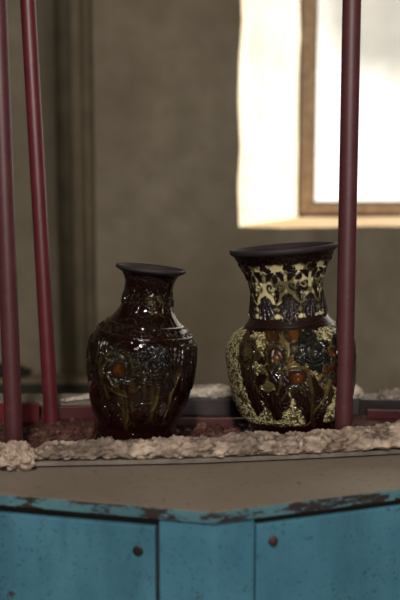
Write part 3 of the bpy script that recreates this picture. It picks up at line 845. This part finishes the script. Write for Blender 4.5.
# ---- the shorter, darker vase on the left
PROF_L = [(0, 43), (2, 44), (10, 42), (17, 40.3), (23, 40.5), (31, 43.5), (45, 48.5), (60, 52), (76, 54.2), (92, 55), (104, 54.2), (113, 51.5), (120, 47), (126.5, 40), (134, 32.5), (142, 27.3), (151, 24.6), (161, 23.9), (170, 25.0), (176, 27.6), (179, 30.6), (180.4, 33.6), (181.4, 35.0), (182.8, 35.3), (184.0, 34.8), (184.5, 33.6)]
def deco_left(D, PHI, H, R, cart, U):
    # overall hair-fine relief
    wr = worms(cart, .13, 41)
    field = sstep(26, 34, H) * (1 - sstep(174, 178, H))
    amp = .12 + .88 * sstep(.45, .65, fbm(cart[0] * .03, cart[1] * .03, cart[2] * .03, 2, 301))
    D.d += (wr ** 2 * .40) * field * amp
    ln = worms(cart, .115, 91); ln2 = worms(cart, .15, 140)
    lines = sstep(.83, .95, ln) * field
    D.paint(lines * .7, (.040, .024, .014)); D.d += lines * .12
    D.paint(np.clip(1 - H / 60, 0, 1) * .30, RED)
    # bold petals hanging round the shoulder and rows of relief leaves
    n = 13
    for k in range(-7, 8):
        a0 = k * 2 * PI / n
        x = a0 * 51
        D.leaf(x, 112, 26, 5.0, -90 + 8 * math.sin(k * 2.3), 1.5 * math.sin(k), 1.5, (.006, .0045, .0035), (.024, .019, .014))
        D.leaf(x + 5, 88, 24, 4.0, -78 + 14 * math.sin(k * 1.7), -2, 1.4, (.006, .0035, .003), (.020, .014, .009))
    # neck scrolls
    for k in range(-6, 7):
        x = k * 12.6 + 2
        D.stroke(spiral(x, 152 + 2 * math.sin(k * 2.1), 5.2, 1.2, k * .9, 1 if k % 2 else -1), 1.2, .7, 1.8, (.014, .011, .008))
        D.leaf(x + 3, 146, 12, 2.6, 80 + 25 * math.sin(k * 1.3), 1, 2.0, DARK, (.024, .020, .013))
        D.leaf(x - 4, 163, 9, 2.2, -100 + 25 * math.sin(k * 2.2), 1, 1.0, DARK, (.022, .018, .012))
    # collar: two raised lines with a wave scroll between
    for hc in (118.5, 127.5):
        m = np.exp(-((H - hc) / .8) ** 2); D.d += m * .9; D.paint(m * .5, (.018, .013, .010))
    for k in range(-14, 15):
        x = k * 9.0
        D.stroke(spiral(x * 1.0, 122.6, 3.0, 1.0, k * .5, 1), .8, .5, .9, (.020, .016, .012))
    # palmette fan
    fx, fy = U(158, 343)
    for a in (-150, -128, -108, -90, -72, -52, -30):
        D.leaf(fx, fy + 2, 27 - abs(a + 90) * .10, 3.0, a, 0, 3.0, (.005, .004, .0035), (.014, .010, .008))
    for a in (-120, -100, -80, -60):
        D.leaf(fx + 1, fy - 17, 22, 2.6, a, 1, 2.8, DARK, (.022, .018, .010))
    # ringed flower with amber heart
    cx, cy = U(124, 366)
    for q in range(11):
        a = math.radians(q * 33 + 8); r0 = 12 + 3.0 * (q % 2); pale = (.10, .080, .038) if 1.2 < a < 4.3 else (.030, .023, .011)
        p = [(cx + r0 * math.cos(a), cy + r0 * math.sin(a)), (cx + (r0 + 4.5) * math.cos(a + .35), cy + (r0 + 4.5) * math.sin(a + .35)), (cx + (r0 + 2) * math.cos(a + .85), cy + (r0 + 2) * math.sin(a + .85))]
        D.leaf(cx + 9 * math.cos(a), cy + 9 * math.sin(a), 13, 4.6, math.degrees(a) + 20, 2.0, 2.6, (.007, .0045, .0035), (.020, .015, .008))
        D.stroke(curve(p), 1.5, .6, 3.2, pale, .8)
    D.bud(cx + 1, cy, 9.5, (.070, .022, .004), (.014, .006, .003), 2.2)
    D.stroke(curve([(cx - 8, cy + 4), (cx - 3, cy + 11), (cx + 7, cy + 7)]), 1.7, .8, 3.0, (.030, .026, .022))
    # olive runs of glaze, stems
    def S(pts, w0, w1, hgt, col, a_=.9): D.stroke(curve([U(*p) for p in pts]), w0, w1, hgt, col, a_)
    OL = (.070, .052, .018); OD = (.032, .024, .009)
    WB = (.040, .022, .006)
    for pts, w in (([(118, 380), (127, 396), (128, 428)], 4.5), ([(136, 380), (134, 400), (137, 424)], 3.6), ([(158, 380), (156, 400), (152, 424)], 4.2), ([(180, 368), (172, 392), (165, 424)], 3.4), ([(107, 352), (104, 372), (112, 396)], 3.2), ([(146, 362), (149, 380), (146, 402)], 3.2), ([(152, 296), (160, 302), (158, 312)], 3.6)):
        S(pts, w, w * .5, .8, WB, .75)
    S([(113, 385), (120, 393), (132, 393)], 1.6, .8, 1.8, OL)
    S([(128, 388), (133, 402), (129, 422)], 1.9, .8, 1.6, OL)
    S([(143, 383), (134, 392), (131, 404)], 1.5, .9, 1.7, OD)
    S([(121, 402), (127, 408), (130, 416)], 1.0, .6, 1.2, OD)
    S([(161, 385), (160, 398), (154, 408)], 2.1, 1.5, 1.8, OL)
    S([(181, 371), (172, 385), (171, 402), (166, 416)], 1.5, .8, 1.7, OL)
    S([(147, 369), (149, 376), (152, 380)], 1.8, 1.0, 1.6, OD)
    S([(140, 402), (147, 398), (155, 401)], 1.5, .9, 1.7, OD)
    S([(106, 355), (103, 366), (106, 380)], 1.5, .9, 1.6, OD)
    S([(112, 352), (119, 344), (130, 346)], 1.3, .8, 1.6, OD)
    S([(152, 298), (157, 303), (153, 309)], 1.8, .8, 1.6, (.085, .066, .02))
    S([(158, 292), (166, 300), (164, 309)], 1.0, .7, 1.5, (.075, .058, .018))
    S([(147, 303), (153, 297), (159, 296)], 1.2, .7, 1.4, OD)
    for q in range(7):
        S([(174 + 3.2 * q, 338 + q), (172 + 3.4 * q, 356), (174 + 2.8 * q, 378 - q)], 1.0, .5, 1.6, (.014, .010, .007), .7)
        S([(95 + 3.0 * q, 338), (93 + 3.0 * q, 345), (95 + 3 * q, 352)], .9, .5, 1.5, (.014, .010, .007), .7)
    x, y = U(166, 400); D.leaf(x, y, 16, 4, -100, 1, 1.6, (.035, .016, .022), None)
    # big lower leaves
    for (px, py, ln, wd, an, bd) in ((105, 400, 26, 5, -70, 2), (143, 405, 22, 5, -95, -2), (120, 412, 18, 4, -80, 2), (178, 395, 26, 4.5, -98, -2), (150, 420, 15, 4, -60, 1), (187, 360, 30, 4, -95, 1), (98, 362, 26, 4, -85, 1)):
        x, y = U(px, py); D.leaf(x, y, ln, wd, an, bd, 1.5, (.010, .0035, .003), (.022, .005, .004))
    lob = np.cos(PHI * 8); low = 1 - sstep(20, 34, H)
    D.d += low * (.5 * sstep(.2, .9, lob) + .4 * worms(cart, .12, 5))
    D.paint(low * .3, (.014, .0025, .0022))
    rm = sstep(178.2, 180.2, H)
    D.d *= (1 - rm); D.paint(rm, MATTE); D.r = D.r * (1 - rm) + .65 * rm
INN_L = [(184.2, 32), (182.8, 30.0), (179, 27), (172, 22.6), (160, 20.8), (148, 21), (136, 26), (124, 38), (110, 49), (80, 51), (40, 43), (14, 36), (8, 30), (6, .01)]
vl = build_vase('relief_vase', VL, PROF_L, bL, deco_left, 179.2, 128, 24, INN_L)
tag(vl, 'shorter almost black glossy vase with carved flowers, leaning right, standing at left', 'vase')

# ---- the taller vase with cream ground on the right
PROF_R = [(0, 46), (2, 46.5), (9, 45), (14, 46.2), (19, 50), (28, 55.5), (42, 60.5), (58, 63.3), (76, 64.7), (88, 65), (97, 63.6), (103, 60), (108, 54), (112, 47.5), (114.5, 43.8), (116.5, 43.2), (120, 41.0), (123.5, 38.8), (130, 37.0), (140, 35.4), (148, 34.8), (156, 35.6), (164, 38.0), (171, 41.2), (178, 45), (184, 49), (187, 51.5), (188.4, 53.4), (189.6, 54), (191.4, 54.2), (192.6, 53.6), (193.2, 52.4)]
def deco_right(D, PHI, H, R, cart, U):
    A0 = D.a
    x, y, z = cart
    body = sstep(21, 26, H + 5 * (fbm(x * .06, y * .06, z * 0, 2, 19) - .5)) * (1 - sstep(113.2, 114.8, H))
    # curled cream stipple on the body
    wr = worms(cart, .29, 11, 2.0)
    g = fbm(x * .045, y * .045, z * .045, 3, 23)
    D.d += body * wr * 1.5
    D.paint(body, (.085, .066, .028))
    D.paint(body * sstep(.28, .72, wr) * (.75 + .25 * g), CREAM)
    D.paint(body * (1 - sstep(.15, .4, wr)) * .35, (.030, .020, .008))
    low = 1 - sstep(20, 26, H); D.paint(low * .8, RED); D.d += low * .4 * worms(cart, .1, 3)
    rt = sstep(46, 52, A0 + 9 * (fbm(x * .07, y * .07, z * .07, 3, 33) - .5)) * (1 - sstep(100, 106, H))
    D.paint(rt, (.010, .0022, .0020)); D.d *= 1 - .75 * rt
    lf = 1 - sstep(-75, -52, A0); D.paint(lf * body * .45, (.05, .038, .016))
    LB = (.0085, .0026, .0018)
    def L(px, py, ln, wd, an, bd=0, col=LB, edge=(.020, .010, .005), hg=2.4):
        a, b = U(px, py); D.leaf(a, b, ln, wd, an, bd, hg, col, edge)
    def S(pts, w0, w1, hgt, col, a_=.9): D.stroke(curve([U(*p) for p in pts]), w0, w1, hgt, col, a_)
    # amber and olive pools of glaze under the flowers
    for px, py, w, ln, col in ((277, 345, 15, 30, OLIVE), (290, 372, 13, 40, (.085, .050, .014)), (318, 370, 11, 34, (.10, .055, .014)), (300, 385, 11, 34, (.06, .032, .010)), (262, 378, 8, 30, (.06, .045, .014))):
        a, b = U(px, py)
        q = np.hypot((D.a - a) / w, (D.h - b) / ln * 1.6) + .55 * (fbm(x * .11, y * .11, z * .06, 3, 61) - .5)
        D.paint((1 - sstep(.75, 1.0, q)) * .93, col)
    # big leaves
    L(262, 363, 45, 7.5, -66, 3); L(250, 370, 40, 8.5, -80, -2); L(241, 362, 30, 5.5, -84, 1); L(256, 386, 32, 6, -62, 2)
    L(279, 383, 38, 10.5, -104, -3); L(290, 380, 38, 9, -80, 2); L(302, 372, 58, 8.5, -84, 4); L(312, 388, 40, 8, -100, 3)
    L(326, 328, 52, 8, -92, -2, (.005, .004, .004)); L(333, 345, 66, 7, -97, 2, (.010, .004, .003)); L(342, 350, 60, 6, -95, 2)
    L(262, 372, 22, 5.5, -160, 2); L(266, 358, 18, 4.5, 160, 2); L(240, 336, 16, 4, 20, 1)
    L(275, 372, 22, 5, -50, 2); L(321, 380, 34, 6, -110, 2, (.022, .010, .005))
    L(263, 400, 20, 4.5, -30, 2); L(270, 408, 16, 4, 20, 1); L(318, 412, 20, 5, -150, 1)
    L(246, 384, 32, 6.5, -74, 2); L(298, 394, 28, 8, -88, 2); L(316, 350, 36, 7, -76, 2); L(268, 388, 30, 7, -80, -2); L(262, 342, 22, 5.5, -80, 1)
    # olive stems
    S([(283, 350), (276, 372), (272, 392)], 2.2, 1.2, 2.6, (.070, .052, .018)); S([(268, 345), (276, 350), (283, 362)], 1.8, 1.0, 2.4, OLIVE)
    S([(300, 372), (306, 392), (305, 418)], 2.3, 1.6, 2.8, (.055, .040, .014)); S([(322, 375), (316, 395), (307, 412)], 2.0, 1.2, 2.6, OLIVE)
    S([(290, 380), (282, 388), (276, 398)], 1.6, 1.0, 2.2, (.075, .055, .018)); S([(247, 364), (250, 378), (258, 392)], 1.6, .9, 2.2, (.08, .06, .02))
    S([(305, 404), (306, 415), (307, 428)], 2.4, 3.0, 2.2, (.030, .010, .005))
    S([(262, 340), (261, 352), (266, 366)], 1.4, .8, 2.0, (.045, .028, .010))
    # flowers
    OV = [(.022, .014, .006), (.012, .008, .004), (.030, .022, .009), (.050, .038, .016)]
    a, b = U(245, 349); D.peony(a, b, 15, OV, 2.2, 6, .3)
    L(239, 359, 22, 5.0, -70, 2, (.014, .009, .005)); L(249, 361, 24, 5, -88, -2, (.016, .010, .005))
    for px, py, r, col in ((268, 334, 8, AMBER), (287, 333, 9.5, AMBER), (272, 354, 9, (.088, .033, .005)), (319, 364, 9.5, (.075, .026, .004)), (290, 374, 9, (.08, .022, .004)), (321, 351, 7, (.08, .026, .005))):
        a, b = U(px, py); D.bud(a, b, r, col, (.020, .009, .004), 2.6, 1.15)
        for an in (-150, -120, -60, -30): D.leaf(a, b - r * .55, r * 1.5, r * .30, an, 1, 2.8, (.016, .010, .005), (.050, .038, .015))
        D.stroke(curve([(a - r * .9, b + r * .8), (a, b + r * 1.35), (a + r * .9, b + r * .8)]), 1.7, 1.1, 2.8, (.075, .052, .018))
    # pale curling petals next to the buds
    S([(287, 346), (295, 348), (294, 360)], 2.2, 1.1, 3.2, (.20, .165, .075)); S([(279, 340), (283, 346), (282, 354)], 1.8, 1.0, 3.0, (.18, .15, .065))
    S([(280, 365), (289, 362), (291, 352)], 1.7, .9, 3.0, (.22, .18, .09)); S([(297, 330), (304, 328), (315, 335)], 1.6, .9, 3.0, (.06, .07, .04))
    a, b = U(304, 349); rr_ = random.Random(5)
    for q in range(10):
        an = q * 2 * PI / 10 + rr_.uniform(-.2, .2)
        D.leaf(a + 7 * math.cos(an), b + 7 * math.sin(an), rr_.uniform(11, 15), 5.5, math.degrees(an) + rr_.uniform(-35, 35), rr_.uniform(-2, 2), 2.6, (.006, .006, .0045), (.014, .014, .009))
    D.peony(a, b, 13.5, [(.009, .010, .007), (.005, .005, .004), (.010, .009, .006), (.022, .021, .014)], 3.2, 5, .9)
    S([(296, 344), (301, 338), (309, 341)], 1.3, .6, 4.2, (.030, .028, .018)); S([(298, 356), (306, 361), (313, 354)], 1.3, .6, 4.2, (.030, .028, .018))
    S([(301, 350), (305, 346), (309, 351)], 1.1, .5, 4.4, (.030, .028, .018))
    # shoulder ring and foot of the neck: plain brown band
    sh = sstep(113.4, 114.8, H) * (1 - sstep(124.5, 126, H))
    D.paint(sh, (.015, .007, .0055)); D.r = D.r * (1 - sh) + .24 * sh; D.d *= (1 - sh)
    # neck: cream ground, lappets and scrolls
    nk = sstep(124.5, 126, H) * (1 - sstep(177, 180, H)); D.d *= (1 - nk); D.paint(nk, CREAM)
    D.paint(nk * sstep(.44, .58, fbm(x * .11, y * .11, z * .08, 3, 88)) * .9, (.060, .048, .020))
    n = 10; step = 2 * PI / n
    for k in range(-3, 4):
        f = k * step - .07
        X0 = f * 36.5
        h0, D.h = D.h, 124 + (D.h - 124) / 1.14
        DK = (.010, .005, .004)
        D.leaf(X0, 123, 23, 11.2, 90, 0, 2.0, DK, (.020, .014, .010))
        for w in (-1, 1):
            D.stroke(curve([(X0 + w * 8.5, 125), (X0 + w * 6.5, 136), (X0, 145)]), 1.0, .7, 2.6, (.022, .016, .012))
            D.stroke(curve([(X0 + w * 4.2, 126), (X0 + w * 3.0, 133), (X0, 139)]), .8, .5, 2.4, (.030, .022, .016))
            D.stroke(spiral(X0 + w * 6.6, 153, 4.9, 1.25, PI / 2 * (1 - w) + .4, -w), 1.9, 1.1, 1.9, DK)
            D.stroke(curve([(X0 + w * 11, 140), (X0 + w * 10, 147), (X0 + w * 4, 150)]), 1.5, .8, 1.7, DK)
            D.leaf(X0 + w * 2, 158, 12, 2.8, 90 - w * 48, w * 1.5, 1.8, DK)
            D.stroke(curve([(X0 + w * 1, 166), (X0 + w * 6, 161), (X0 + w * 12, 164)]), 1.7, .9, 1.8, DK)
        D.leaf(X0 + 11.5, 139, 16, 2.6, 90 + 18 * math.sin(k * 2.4), 1, 1.6, DK)
        D.bud(X0 + 11.6, 160, 3.3, DK, DK, 1.8)
        for w, hh in ((-9, 168), (-3, 170), (4, 168.5), (9, 170.5)): D.leaf(X0 + w, hh - 3, 8, 2.6, 60 + 11 * w, 1, 1.8, DK)
        D.h = h0
    tp = sstep(175, 178.5, H + 5 * (fbm(x * .15, y * .15, z * .1, 2, 55) - .5)); D.paint(tp, DARK); D.d += tp * .6 * worms(cart, .2, 9) * (1 - sstep(184, 187, H))
    rm = sstep(186, 188, H); D.d *= (1 - rm); D.paint(rm, MATTE); D.r = D.r * (1 - rm) + .65 * rm
INN_R = [(192.8, 50.5), (191, 48.5), (186, 45.5), (180, 41.5), (170, 36.5), (150, 31.5), (130, 33.5), (118, 42), (106, 54), (80, 60.5), (45, 56), (20, 45), (9, 38), (7, .01)]
vr = build_vase('relief_vase', VR, PROF_R, bR, deco_right, 187.2, 115, 20, INN_R)
tag(vr, 'taller glossy vase with cream stippled ground and dark flower relief, behind the right rod', 'vase')

# red glazed setter discs under the vases
for b, v, r, dx, lab in ((bL, VL, .0835, -.001, 'dark red glazed disc under the shorter dark vase'), (bR, VR, .088, 0, 'dark red glazed disc under the taller cream patterned vase')):
    prof = [(.0001, -.007), (r * .96, -.007), (r, -.0055), (r, -.002), (r * .985, -.0005), (r * .96, -.0002), (.0001, -.0002)]
    o = lathe('setter_disc', prof, MAT['plate'], None, 72)
    o.location = (b.x + dx, b.y, b.z); o.rotation_euler = (0, math.radians(v['tilt']), 0)
    tag(o, lab, 'disc', 'red setter discs')

# ------------------------------------------------------------------ light
def area(name, loc, target, sx, sy, power, col):
    ld = bpy.data.lights.new(name, 'AREA'); ld.shape = 'RECTANGLE'; ld.size = sx; ld.size_y = sy; ld.energy = power; ld.color = col
    o = bpy.data.objects.new(name, ld); COL.objects.link(o); o.location = loc
    o.rotation_euler = (Vector(target) - Vector(loc)).to_track_quat('-Z', 'Y').to_euler()
    return o
area('workshop_lamp', (-.06, -.9, 2.55), (0, 1.5, .8), .18, .18, 58, (1.0, .92, .83))
area('fill_light', (.55, -2.2, 1.65), (0.05, 1.8, .8), .9, .7, 30, (1.0, .94, .88))  # added fill light behind the camera, lifts the shadow behind the vases
sl = bpy.data.lights.new('sun', 'SUN'); sl.energy = 16.0; sl.angle = math.radians(1.0); sl.color = (1.0, .91, .78)
so = bpy.data.objects.new('sun', sl); COL.objects.link(so)
so.rotation_euler = Vector((-.80, -.16, -.56)).to_track_quat('-Z', 'Y').to_euler()
w = bpy.data.worlds.new('sky'); scene.world = w; w.use_nodes = True
wt = w.node_tree
cdir = (at_y(425, -10, 1.0) - Vector((0, 0, CAMZ))).normalized()
wc = wt.nodes.new('ShaderNodeTexCoord'); dp = wt.nodes.new('ShaderNodeVectorMath'); dp.operation = 'DOT_PRODUCT'; dp.inputs[1].default_value = cdir
wt.links.new(wc.outputs['Generated'], dp.inputs[0])
wn = wt.nodes.new('ShaderNodeTexNoise'); wn.inputs['Scale'].default_value = 14; wn.inputs['Detail'].default_value = 3
wt.links.new(wc.outputs['Generated'], wn.inputs['Vector'])
wa_ = wt.nodes.new('ShaderNodeMath'); wa_.operation = 'MULTIPLY_ADD'; wt.links.new(wn.outputs['Fac'], wa_.inputs[0]); wa_.inputs[1].default_value = .008; wt.links.new(dp.outputs['Value'], wa_.inputs[2])
wr_ = wt.nodes.new('ShaderNodeValToRGB'); wr_.color_ramp.elements[0].position = .9945; wr_.color_ramp.elements[0].color = (1.0, .97, .91, 1)
wr_.color_ramp.elements[1].position = 1.0; wr_.color_ramp.elements[1].color = (.33, .315, .29, 1)
wt.links.new(wa_.outputs[0], wr_.inputs['Fac'])
bg = w.node_tree.nodes['Background']; wt.links.new(wr_.outputs['Color'], bg.inputs[0])
bg = w.node_tree.nodes['Background']; bg.inputs[0].default_value = (1.0, .97, .91, 1); bg.inputs[1].default_value = 2.0

# ------------------------------------------------------------------ camera
cd = bpy.data.cameras.new('camera'); cam = bpy.data.objects.new('camera', cd); COL.objects.link(cam)
cam.location = (0, 0, CAMZ); cam.rotation_euler = (PI / 2 - PITCH, 0, 0)
cd.sensor_fit = 'VERTICAL'; cd.sensor_height = 36.0; cd.sensor_width = 24.0
cd.lens = FPX * 36.0 / 600.0
cd.clip_start = .05
cd.dof.use_dof = True; cd.dof.focus_distance = 1.44; cd.dof.aperture_fstop = 2.3
scene.camera = cam

scene.view_settings.view_transform = 'Standard'
scene.view_settings.look = 'None'
scene.view_settings.exposure = 0.0
scene.view_settings.gamma = 1.0
scene.view_settings.use_curve_mapping = False
scene.cycles.use_denoising = True
scene.cycles.max_bounces = 8
scene.cycles.sample_clamp_indirect = 6.0
